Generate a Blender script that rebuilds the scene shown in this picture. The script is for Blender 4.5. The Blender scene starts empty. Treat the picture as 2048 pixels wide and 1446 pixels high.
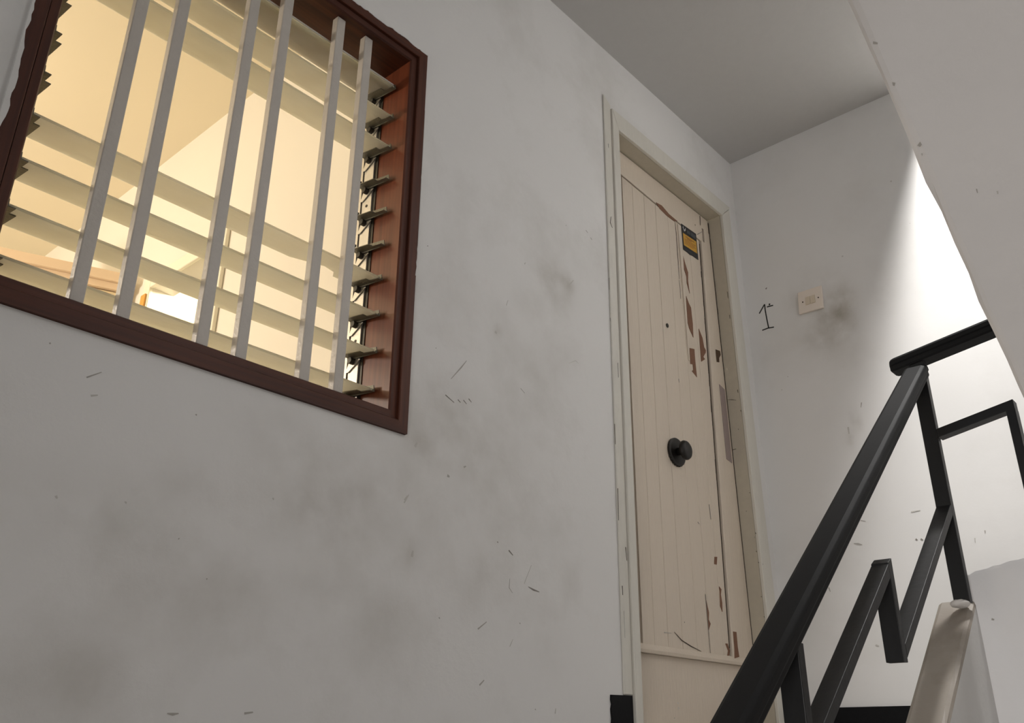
import bpy, bmesh, math, random
import numpy as np
from mathutils import Vector, Matrix

scene = bpy.context.scene
COL = scene.collection
random.seed(7)

# ------------------------------------------------------------------ camera
cam_data = bpy.data.cameras.new('camera')
cam = bpy.data.objects.new('camera', cam_data)
COL.objects.link(cam)
R = ((0.6639027103, 0.2997399221, 0.6851198219),
     (-0.7478057695, 0.2606593471, 0.6106089058),
     (0.0044409804, -0.9177214631, 0.3971996901))
right = Vector((R[0][0], R[1][0], R[2][0]))
up = -Vector((R[0][1], R[1][1], R[2][1]))
back = -Vector((R[0][2], R[1][2], R[2][2]))
cam.matrix_world = Matrix(((right.x, up.x, back.x, 0.0),
                           (right.y, up.y, back.y, -1.45),
                           (right.z, up.z, back.z, 0.0),
                           (0, 0, 0, 1)))
cam_data.sensor_fit = 'HORIZONTAL'
cam_data.sensor_width = 36.0
cam_data.lens = 36.0 * 1776.0 / 2048.0
cam_data.clip_start = 0.02
scene.camera = cam

# ------------------------------------------------------------------ world, lamps, exposure
scene.view_settings.view_transform = 'Standard'
scene.view_settings.look = 'None'
scene.view_settings.gamma = 1.0
scene.view_settings.use_curve_mapping = False
scene.view_settings.exposure = 0.0

world = bpy.data.worlds.new('overcast_sky')
scene.world = world
world.use_nodes = True
bg = world.node_tree.nodes['Background']
wt = world.node_tree
wtc = wt.nodes.new('ShaderNodeTexCoord')
wsep = wt.nodes.new('ShaderNodeSeparateXYZ')
wt.links.new(wtc.outputs['Generated'], wsep.inputs['Vector'])
wramp = wt.nodes.new('ShaderNodeValToRGB')          # overcast sky above, dull ground below
wramp.color_ramp.elements[0].position = 0.46
wramp.color_ramp.elements[0].color = (0.35, 0.31, 0.265, 1)
wramp.color_ramp.elements[1].position = 0.54
wramp.color_ramp.elements[1].color = (0.97, 0.985, 1.0, 1)
wmap = wt.nodes.new('ShaderNodeMapRange')
wmap.inputs['From Min'].default_value = -1
wmap.inputs['From Max'].default_value = 1
wt.links.new(wsep.outputs['Z'], wmap.inputs['Value'])
wt.links.new(wmap.outputs['Result'], wramp.inputs['Fac'])
wt.links.new(wramp.outputs['Color'], bg.inputs['Color'])
bg.inputs['Strength'].default_value = 0.43


def lamp(name, kind, loc, target, energy, color, size=0.3, size_y=None):
    d = bpy.data.lights.new(name, kind)
    d.energy = energy
    d.color = color
    if kind == 'AREA':
        d.shape = 'RECTANGLE'
        d.size = size
        d.size_y = size_y or size
    else:
        d.shadow_soft_size = size
    o = bpy.data.objects.new(name, d)
    COL.objects.link(o)
    o.location = loc
    if target is not None:
        o.rotation_euler = (Vector(target) - Vector(loc)).to_track_quat('-Z', 'Y').to_euler()
    return o


# landing light above the well, two added unseen fill lamps, bulbs of the flat
up_l = lamp('upper_landing_light', 'AREA', (2.5, -1.19, 3.42), (2.98, -0.85, 1.4), 31, (1.0, 0.985, 0.965), 0.23, 0.23)
up_l.data.spread = math.radians(75)
fill_l = lamp('stair_fill', 'AREA', (-1.55, -1.8, -0.45), (2.2, -1.2, 0.15), 7.0, (1.0, 0.96, 0.935), 0.9, 0.9)  # unseen fill lamp added behind the camera to brighten soffit and curb
fill_l.data.spread = math.radians(80)
lamp('upper_stair_fill', 'AREA', (1.75, -2.22, 1.85), (1.75, 0, 1.55), 7.5, (0.98, 0.985, 1.0), 0.8, 0.9)  # unseen fill lamp added at the right wall, brightens the upper left wall
lamp('room_bulb', 'POINT', (-0.75, 2.6, 1.55), None, 128, (1.0, 0.89, 0.76), 0.1)
lamp('corridor_bulb', 'POINT', (2.3, 1.75, 2.0), None, 120, (1.0, 0.90, 0.68), 0.06)

WALL_SCUFFS = [([(1.4026,0.8235),(1.4371,0.8654),(1.4547,0.889)],0.0036,1),([(1.3859,0.7765),(1.4158,0.7654)],0.0028,2),([(1.4285,0.7767),(1.4377,0.7717)],0.0027,2),([(1.4476,0.7809),(1.4588,0.7741)],0.0025,2),([(1.4656,0.7898),(1.4757,0.7835)],0.0029,2),([(1.6619,0.8763),(1.6789,0.8675)],0.0017,1),([(1.6022,1.1017),(1.6091,1.1202)],0.0023,0),([(1.9788,1.5161),(1.9895,1.5114)],0.0025,1),([(2.0037,1.4999),(2.0099,1.495)],0.0028,1),([(1.8859,1.281),(1.9063,1.3042)],0.0045,0),([(1.8755,1.4848),(1.877,1.4868)],0.0028,1),([(1.3045,1.1546),(1.306,1.1566)],0.0025,2),([(1.3477,0.887),(1.3492,0.889)],0.0023,1),([(1.8729,1.0177),(1.9062,1.0368),(1.9209,1.0333)],0.0018,0),([(1.5587,1.0079),(1.5655,1.0043)],0.0079,0),([(1.6789,1.2639),(1.6827,1.2701)],0.0034,0),([(1.6912,0.3596),(1.7108,0.3545),(1.733,0.3522)],0.0045,2),([(1.6182,0.4381),(1.6334,0.4283)],0.0034,2),([(1.6225,0.3707),(1.6205,0.3485),(1.6325,0.3378)],0.002,1),([(1.5144,0.2434),(1.5428,0.262)],0.0034,1),([(1.5231,0.1238),(1.5376,0.135)],0.0039,1),([(1.577,0.4506),(1.5785,0.4526)],0.0039,2),([(1.4015,0.5792),(1.4084,0.5773)],0.0068,1),([(1.4553,0.6114),(1.4622,0.6155)],0.0045,1),([(1.3914,0.2549),(1.3929,0.2569)],0.0045,1),([(1.659,0.2688),(1.6605,0.2708)],0.0039,1),([(1.7146,0.0781),(1.7161,0.0801)],0.0039,1),([(1.2725,0.4889),(1.2851,0.5099)],0.0034,0),([(1.6757,0.3652),(1.7033,0.4142)],0.0014,0),([(1.6238,0.2137),(1.6346,0.2308)],0.002,0),([(1.2962,0.624),(1.3019,0.6353)],0.0068,0),([(1.7891,0.0719),(1.7917,0.0835)],0.0034,0),([(1.3033,0.3754),(1.3054,0.3891)],0.0068,0),([(0.5547,0.5639),(0.577,0.5803)],0.0025,1),([(0.5676,0.5348),(0.5785,0.539)],0.0034,0),([(0.7581,0.5525),(0.7595999999999999,0.5545)],0.0038,1),([(0.6578,0.3695),(0.6593,0.3715)],0.0048,0),([(0.9403,0.4317),(0.9418,0.4337)],0.0048,0),([(0.4857,0.6023),(0.4872,0.6043)],0.0029,1),([(0.7614,0.3256),(0.7628999999999999,0.3276)],0.0024,1),([(0.8247,0.2652),(0.8261999999999999,0.2672)],0.0029,1),([(0.7884,0.0459),(0.7986,0.0449),(0.8085,0.0464)],0.0043,1),([(0.9319,0.0497),(0.9489,0.052)],0.0038,1),([(1.2728,0.4955),(1.2805,0.5066)],0.0029,0),([(0.5458,0.3592),(0.5488,0.3552)],0.0038,0)]
CASING_CRACKS = [([(2.0749,0.6856),(2.0721,0.5916)],0.0022,3),([(2.1012,0.5196),(2.104,0.482)],0.0023,3),([(2.0762,0.4086),(2.0767,0.3836)],0.0022,3),([(2.0789,0.341),(2.0781,0.27)],0.0015,1),([(2.078,1.3791),(2.0767,1.3365)],0.0018,2),([(2.0747,1.2352),(2.0754,1.2228)],0.0022,2),([(2.1048,1.091),(2.1051,1.0424)],0.0016,2),([(2.0732,0.8825),(2.0724,0.8188)],0.0018,3),([(2.8914,1.6536),(2.8918,1.6246)],0.0029,3),([(2.8895,1.5503),(2.89,1.5346)],0.0029,3),([(2.8916,1.2364),(2.8927,1.2249)],0.0038,3),([(2.9004,1.1572),(2.9004,1.1514)],0.0032,3),([(2.8024,1.1708),(2.8367,1.1807),(2.871,1.1883)],0.0023,3),([(2.8035,0.9775),(2.8322,0.9889)],0.0023,3),([(2.8646,1.0716),(2.8661,1.0736)],0.0029,3),([(2.1056,1.6226),(2.0994,1.5966),(2.1102,1.5814)],0.0026,3),([(2.1095,1.9217),(2.1108,1.9058)],0.0029,1),([(2.9018,0.84),(2.9033,0.842)],0.0029,3),([(2.9157,0.6958),(2.9172000000000002,0.6978)],0.0059,3),([(2.9065,0.6295),(2.908,0.6315)],0.0047,3),([(2.9143,0.5923),(2.9158,0.5943)],0.005,3),([(2.8615,0.7649),(2.863,0.7669)],0.0023,3),([(2.9084,0.4744),(2.9099,0.4764)],0.0035,3),([(2.9043,0.6792),(2.9058,0.6812)],0.0022,2),([(2.9136,0.4078),(2.9151000000000002,0.4098)],0.0035,3),([(2.9464,0.5907),(2.9479,0.5927)],0.0029,2)]
FAR_SCUFFS = [([(-0.6424,1.9825),(-0.6444,1.9763)],0.0068,0),([(-0.4155,1.7389),(-0.4214,1.7367)],0.0059,0),([(-0.0937,1.7083),(-0.0995,1.7135)],0.0059,2),([(-0.4004,1.14),(-0.3955,1.1222)],0.0042,1),([(-0.3392,1.0602),(-0.3389,1.0341)],0.0068,0),([(-0.1397,1.3102),(-0.1382,1.3122)],0.0041,1),([(-0.1094,1.2634),(-0.1079,1.2654)],0.0041,1),([(0.0143,1.964),(0.0064,1.8651),(0.0045,1.7151),(0.0079,1.6434)],0.0019,1),([(-0.6802,1.7765),(-0.6787000000000001,1.7785)],0.0034,0),([(0.0126,1.52),(0.0084,1.4402),(0.0064,1.3966)],0.0017,0),([(-0.4154,1.5202),(-0.4139,1.5222)],0.0034,1),([(-0.2979,0.6458),(-0.3121,0.6427),(-0.326,0.6379)],0.0054,1),([(-0.5038,0.6334),(-0.5083,0.6283)],0.0051,2),([(-0.5196,0.6312),(-0.5261,0.6259)],0.0051,2),([(-0.333,0.7213),(-0.3497,0.7158)],0.0027,1),([(-0.1883,0.5081),(-0.1922,0.4934)],0.0044,1),([(-0.5039,0.7235),(-0.5341,0.7244)],0.0042,0),([(-0.7162,0.6304),(-0.7157,0.6225)],0.0042,1),([(-0.6827,0.6112),(-0.6814,0.5991)],0.0034,0),([(-0.3202,0.3103),(-0.3305,0.3055)],0.0051,0)]
HANDWRITING = [([(-0.054,1.6103),(-0.0811,1.6437)],0.0049,4),([(-0.0811,1.6437),(-0.0809,1.616),(-0.0827,1.5812),(-0.0862,1.5358)],0.0049,4),([(-0.058,1.5342),(-0.0837,1.5361),(-0.1085,1.5327)],0.0049,4),([(-0.0896,1.6284),(-0.1162,1.6272)],0.0049,4),([(-0.0988,1.637),(-0.1044,1.6351)],0.0076,4)]
CURB_SCUFFS = [([(-0.9395,0.2412),(-0.9439,0.2395)],0.0045,1)]
SOFFIT_SCUFFS = [([(0.956,-1.2098),(0.9587,-1.2143)],0.0022,1),([(1.0019,-1.2131),(1.0047,-1.2117)],0.0036,1),([(1.0717,-1.2111),(1.0745,-1.2125)],0.0054,1),([(1.1407,-1.2524),(1.145,-1.2515)],0.0014,1),([(1.1504,-1.2736),(1.1536,-1.2729)],0.0018,0),([(1.0827,-1.2098),(1.0848,-1.2093)],0.0018,0)]
CHIPS = [[(2.6827,1.5755),(2.6988,1.55),(2.7122,1.5368),(2.7134,1.5057),(2.7156,1.4702),(2.7108,1.4105),(2.686,1.4399),(2.6738,1.4712),(2.6789,1.5158)],[(2.6769,1.3558),(2.7112,1.3633),(2.7103,1.32),(2.7127,1.2501),(2.6802,1.2648),(2.6907,1.2728),(2.69,1.2945),(2.673,1.2906)],[(2.7585,1.4644),(2.7813,1.4329),(2.7873,1.3972),(2.7985,1.388),(2.7956,1.3772),(2.7744,1.3524),(2.7861,1.3465),(2.7563,1.3271)],[(2.6835,1.7528),(2.6979,1.7197),(2.7127,1.6895),(2.7073,1.651),(2.7118,1.5974),(2.6967,1.6363),(2.6976,1.6676),(2.682,1.6973)],[(2.7989,0.3548),(2.8223,0.3552),(2.8217,0.3083),(2.8259,0.2755),(2.7929,0.2683),(2.7982,0.3032)],[(2.6475,0.4447),(2.6606,0.4031),(2.6555,0.3796),(2.6654,0.3675),(2.6501,0.3466),(2.6468,0.3788)],[(2.7429,0.4966),(2.7568,0.4886),(2.75,0.47),(2.7543,0.4432),(2.7505,0.414),(2.7398,0.4315),(2.7448,0.4796)],[(2.7297,0.5939),(2.7477,0.5966),(2.7394,0.569),(2.7233,0.5684)],[(2.811,0.5454),(2.8214,0.5239),(2.814,0.5152),(2.8103,0.5259)],[(2.6946,0.2697),(2.7186,0.2729),(2.7415,0.269),(2.7341,0.2653)],[(2.7529,0.3129),(2.7655,0.3139),(2.778,0.2918),(2.7652,0.2681),(2.7558,0.269),(2.7667,0.291)],[(2.5107,1.9112),(2.5527,1.9171),(2.6023,1.9025),(2.6638,1.8989),(2.6383,1.8867),(2.5816,1.8865),(2.5362,1.8941)]]
DARK_CHIPS = [[(2.8758,1.4174),(2.9098,1.4223),(2.9131,1.4066),(2.8978,1.3882),(2.8957,1.3693),(2.8757,1.3645),(2.8748,1.3939)]]
DOOR_CRACKS = [([(2.6434,1.8891),(2.6454,1.8303),(2.6434,1.7411),(2.6412,1.631)],0.0021,3),([(2.8509,2.0136),(2.847,1.9673)],0.0036,3),([(2.8027,1.9477),(2.8042000000000002,1.9497)],0.0057,2),([(2.8143,1.9083),(2.8552,1.9397)],0.0026,2),([(2.8647,1.9003),(2.8662,1.9023)],0.0033,2),([(2.4401,0.3219),(2.4806,0.3005),(2.5329,0.2872),(2.5919,0.2765)],0.0027,3),([(2.7219,0.7745),(2.7258,0.722)],0.0023,2),([(2.6349,0.697),(2.6428,0.6915)],0.0024,2),([(2.3829,0.3154),(2.4224,0.3169)],0.0021,1),([(2.5029,0.3562),(2.5044,0.3582)],0.003,2),([(2.6467,0.4595),(2.648,0.2703)],0.0018,2),([(2.4328,0.1175),(2.4343,0.1195)],0.0076,0),([(2.4356,0.1037),(2.4371,0.1057)],0.0076,0),([(2.409,0.0754),(2.4105,0.0774)],0.003,1),([(2.5806,1.2026),(2.5817,1.189)],0.0025,2),([(2.6394,1.6269),(2.6421,1.5844),(2.6399,1.547)],0.0019,2)]
WALL_DIRT = [(1.8169,1.2687,0.079,0.084,0.3),(1.8768,1.2762,0.028,0.039,0.28),(1.7021,1.1414,0.062,0.051,0.15),(1.5684,1.0125,0.014,0.016,0.3),(1.4036,0.73,0.135,0.079,0.2),(1.3199,0.6218,0.045,0.056,0.2),(1.1243,0.4662,0.191,0.124,0.22),(1.0265,0.4368,0.135,0.09,0.12),(1.5469,0.6379,0.191,0.135,0.16),(1.7008,0.9126,0.124,0.09,0.12),(0.8359,0.2398,0.124,0.056,0.16),(1.5178,0.3883,0.034,0.045,0.18),(1.2977,0.3786,0.023,0.028,0.25),(1.8585,0.3977,0.028,0.045,0.15),(1.4703,0.314,0.068,0.056,0.14),(0.5535,0.3538,0.169,0.068,0.1),(0.7112,0.316,0.113,0.068,0.1),(0.9387,0.5709,0.101,0.056,0.1),(0.7569,0.4301,0.068,0.045,0.12),(1.0688,0.2766,0.09,0.045,0.1),(0.5676,0.072,0.113,0.056,0.1),(1.7729,0.2287,0.068,0.068,0.1),(1.5863,0.4581,0.068,0.135,0.1),(1.2255,0.2254,0.068,0.068,0.08),(0.6713,0.0766,0.09,0.045,0.1)]
FAR_DIRT = [(-0.3556,1.4847,0.064,0.101,0.45),(-0.2854,1.4331,0.084,0.047,0.3),(-0.4008,1.5544,0.044,0.093,0.22),(-0.2085,1.6198,0.034,0.051,0.1),(-0.3067,1.5864,0.101,0.101,0.22),(-0.4107,1.3039,0.101,0.068,0.12),(-0.3711,1.0801,0.014,0.037,0.35),(-0.3389,1.0116,0.017,0.042,0.25),(-0.0547,1.4055,0.101,0.118,0.08),(-0.5469,1.5253,0.051,0.101,0.1),(-0.211,0.6348,0.068,0.101,0.07),(-0.2847,0.3114,0.135,0.101,0.08)]
SOFFIT_DIRT = [(1.1864,-1.1983,0.036,0.023,0.2),(1.2427,-1.2125,0.054,0.027,0.15),(1.1955,-1.2266,0.018,0.011,0.25),(1.0318,-1.238,0.054,0.054,0.08),(1.2749,-1.1852,0.023,0.054,0.12)]


# ------------------------------------------------------------------ materials
def node_mat(name):
    m = bpy.data.materials.new(name)
    m.use_nodes = True
    nt = m.node_tree
    b = nt.nodes['Principled BSDF']
    return m, nt, b


def plain(name, col, rough=0.5, metal=0.0, bump=0.0, scale=60, var=0.0, spec=0.5, stretch=None):
    m, nt, b = node_mat(name)
    b.inputs['Base Color'].default_value = (*col, 1)
    b.inputs['Roughness'].default_value = rough
    b.inputs['Metallic'].default_value = metal
    b.inputs['Specular IOR Level'].default_value = spec
    if bump or var:
        tc = nt.nodes.new('ShaderNodeTexCoord')
        n = nt.nodes.new('ShaderNodeTexNoise')
        n.inputs['Scale'].default_value = scale
        n.inputs['Detail'].default_value = 5
        if stretch:
            mp = nt.nodes.new('ShaderNodeMapping')
            mp.inputs['Scale'].default_value = stretch
            nt.links.new(tc.outputs['Object'], mp.inputs['Vector'])
            nt.links.new(mp.outputs['Vector'], n.inputs['Vector'])
        else:
            nt.links.new(tc.outputs['Object'], n.inputs['Vector'])
        if bump:
            bp = nt.nodes.new('ShaderNodeBump')
            bp.inputs['Strength'].default_value = bump
            bp.inputs['Distance'].default_value = 0.004
            nt.links.new(n.outputs['Fac'], bp.inputs['Height'])
            nt.links.new(bp.outputs['Normal'], b.inputs['Normal'])
        if var:
            mx = nt.nodes.new('ShaderNodeMix')
            mx.data_type = 'RGBA'
            mx.inputs['A'].default_value = (*[c * (1 - var) for c in col], 1)
            mx.inputs['B'].default_value = (*[min(1, c * (1 + var)) for c in col], 1)
            nt.links.new(n.outputs['Fac'], mx.inputs['Factor'])
            nt.links.new(mx.outputs['Result'], b.inputs['Base Color'])
    return m


def plaster(name, col, dirt_col, stain=0.25, rough=0.55, relief=0.22):
    """painted plaster: broad stains from noise, smudges from the 'dirt' attribute, trowel relief"""
    m, nt, b = node_mat(name)
    b.inputs['Roughness'].default_value = rough
    b.inputs['Specular IOR Level'].default_value = 0.3
    tc = nt.nodes.new('ShaderNodeTexCoord')
    n1 = nt.nodes.new('ShaderNodeTexNoise')
    n1.inputs['Scale'].default_value = 2.6
    n1.inputs['Detail'].default_value = 6
    n1.inputs['Roughness'].default_value = 0.62
    nt.links.new(tc.outputs['Object'], n1.inputs['Vector'])
    r1 = nt.nodes.new('ShaderNodeMapRange')
    r1.inputs['From Min'].default_value = 0.50
    r1.inputs['From Max'].default_value = 0.78
    r1.inputs['To Max'].default_value = stain
    nt.links.new(n1.outputs['Fac'], r1.inputs['Value'])
    n2 = nt.nodes.new('ShaderNodeTexNoise')
    n2.inputs['Scale'].default_value = 13
    n2.inputs['Detail'].default_value = 6
    nt.links.new(tc.outputs['Object'], n2.inputs['Vector'])
    at = nt.nodes.new('ShaderNodeAttribute')
    at.attribute_name = 'dirt'
    r2 = nt.nodes.new('ShaderNodeMapRange')
    r2.inputs['From Min'].default_value = 0.25
    r2.inputs['From Max'].default_value = 0.7
    r2.inputs['To Min'].default_value = 0.2
    r2.inputs['To Max'].default_value = 1.4
    nt.links.new(n2.outputs['Fac'], r2.inputs['Value'])
    mu = nt.nodes.new('ShaderNodeMath')
    mu.operation = 'MULTIPLY'
    nt.links.new(at.outputs['Fac'], mu.inputs[0])
    nt.links.new(r2.outputs['Result'], mu.inputs[1])
    ad = nt.nodes.new('ShaderNodeMath')
    ad.operation = 'ADD'
    ad.use_clamp = True
    nt.links.new(r1.outputs['Result'], ad.inputs[0])
    nt.links.new(mu.outputs[0], ad.inputs[1])
    mx = nt.nodes.new('ShaderNodeMix')
    mx.data_type = 'RGBA'
    mx.inputs['A'].default_value = (*col, 1)
    mx.inputs['B'].default_value = (*dirt_col, 1)
    nt.links.new(ad.outputs[0], mx.inputs['Factor'])
    nt.links.new(mx.outputs['Result'], b.inputs['Base Color'])
    n3 = nt.nodes.new('ShaderNodeTexNoise')
    n3.inputs['Scale'].default_value = 9
    n3.inputs['Detail'].default_value = 8
    n3.inputs['Roughness'].default_value = 0.6
    nt.links.new(tc.outputs['Object'], n3.inputs['Vector'])
    bp = nt.nodes.new('ShaderNodeBump')
    bp.inputs['Strength'].default_value = relief
    bp.inputs['Distance'].default_value = 0.012
    nt.links.new(n3.outputs['Fac'], bp.inputs['Height'])
    nt.links.new(bp.outputs['Normal'], b.inputs['Normal'])
    return m


def wood(name, dark, light, rough, axis):
    m, nt, b = node_mat(name)
    b.inputs['Roughness'].default_value = rough
    b.inputs['Specular IOR Level'].default_value = 0.3
    tc = nt.nodes.new('ShaderNodeTexCoord')
    mp = nt.nodes.new('ShaderNodeMapping')
    sc = [90, 90, 90]
    sc[axis] = 3
    mp.inputs['Scale'].default_value = sc
    nt.links.new(tc.outputs['Object'], mp.inputs['Vector'])
    n = nt.nodes.new('ShaderNodeTexNoise')
    n.inputs['Scale'].default_value = 1.0
    n.inputs['Detail'].default_value = 6
    nt.links.new(mp.outputs['Vector'], n.inputs['Vector'])
    cr = nt.nodes.new('ShaderNodeValToRGB')
    cr.color_ramp.elements[0].position = 0.3
    cr.color_ramp.elements[0].color = (*dark, 1)
    cr.color_ramp.elements[1].position = 0.72
    cr.color_ramp.elements[1].color = (*light, 1)
    nt.links.new(n.outputs['Fac'], cr.inputs['Fac'])
    nt.links.new(cr.outputs['Color'], b.inputs['Base Color'])
    bp = nt.nodes.new('ShaderNodeBump')
    bp.inputs['Strength'].default_value = 0.12
    bp.inputs['Distance'].default_value = 0.001
    nt.links.new(n.outputs['Fac'], bp.inputs['Height'])
    nt.links.new(bp.outputs['Normal'], b.inputs['Normal'])
    return m


def frosted_glass():
    m, nt, b = node_mat('reeded_louvre_glass')
    b.inputs['Base Color'].default_value = (0.97, 0.97, 0.91, 1)
    b.inputs['Roughness'].default_value = 0.32
    b.inputs['IOR'].default_value = 1.45
    b.inputs['Transmission Weight'].default_value = 1.0
    tc = nt.nodes.new('ShaderNodeTexCoord')
    mp = nt.nodes.new('ShaderNodeMapping')
    mp.inputs['Scale'].default_value = (4, 160, 1)
    nt.links.new(tc.outputs['Object'], mp.inputs['Vector'])
    n = nt.nodes.new('ShaderNodeTexNoise')
    n.inputs['Scale'].default_value = 1.0
    n.inputs['Detail'].default_value = 3
    nt.links.new(mp.outputs['Vector'], n.inputs['Vector'])
    bp = nt.nodes.new('ShaderNodeBump')
    bp.inputs['Strength'].default_value = 0.35
    bp.inputs['Distance'].default_value = 0.003
    nt.links.new(n.outputs['Fac'], bp.inputs['Height'])
    nt.links.new(bp.outputs['Normal'], b.inputs['Normal'])
    tl = nt.nodes.new('ShaderNodeBsdfTranslucent')
    tl.inputs['Color'].default_value = (0.95, 0.93, 0.80, 1)
    df = nt.nodes.new('ShaderNodeBsdfDiffuse')
    # dust lying on the blades, thicker in patches
    n2 = nt.nodes.new('ShaderNodeTexNoise')
    mp2 = nt.nodes.new('ShaderNodeMapping')
    mp2.inputs['Scale'].default_value = (14, 40, 1)
    nt.links.new(tc.outputs['Object'], mp2.inputs['Vector'])
    nt.links.new(mp2.outputs['Vector'], n2.inputs['Vector'])
    n2.inputs['Scale'].default_value = 1.0
    cr = nt.nodes.new('ShaderNodeValToRGB')
    cr.color_ramp.elements[0].position = 0.35
    cr.color_ramp.elements[0].color = (0.28, 0.27, 0.21, 1)
    cr.color_ramp.elements[1].position = 0.75
    cr.color_ramp.elements[1].color = (0.62, 0.60, 0.50, 1)
    nt.links.new(n2.outputs['Fac'], cr.inputs['Fac'])
    nt.links.new(cr.outputs['Color'], df.inputs['Color'])
    m1 = nt.nodes.new('ShaderNodeMixShader')
    m1.inputs['Fac'].default_value = 0.14
    nt.links.new(tl.outputs['BSDF'], m1.inputs[1])
    nt.links.new(df.outputs['BSDF'], m1.inputs[2])
    m2 = nt.nodes.new('ShaderNodeMixShader')
    m2.inputs['Fac'].default_value = 0.48
    nt.links.new(b.outputs['BSDF'], m2.inputs[1])
    nt.links.new(m1.outputs['Shader'], m2.inputs[2])
    out = nt.nodes['Material Output']
    nt.links.new(m2.outputs['Shader'], out.inputs['Surface'])
    return m


def emitter(name, col, strength):
    m, nt, b = node_mat(name)
    b.inputs['Base Color'].default_value = (*col, 1)
    b.inputs['Emission Color'].default_value = (*col, 1)
    b.inputs['Emission Strength'].default_value = strength
    return m


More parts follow.
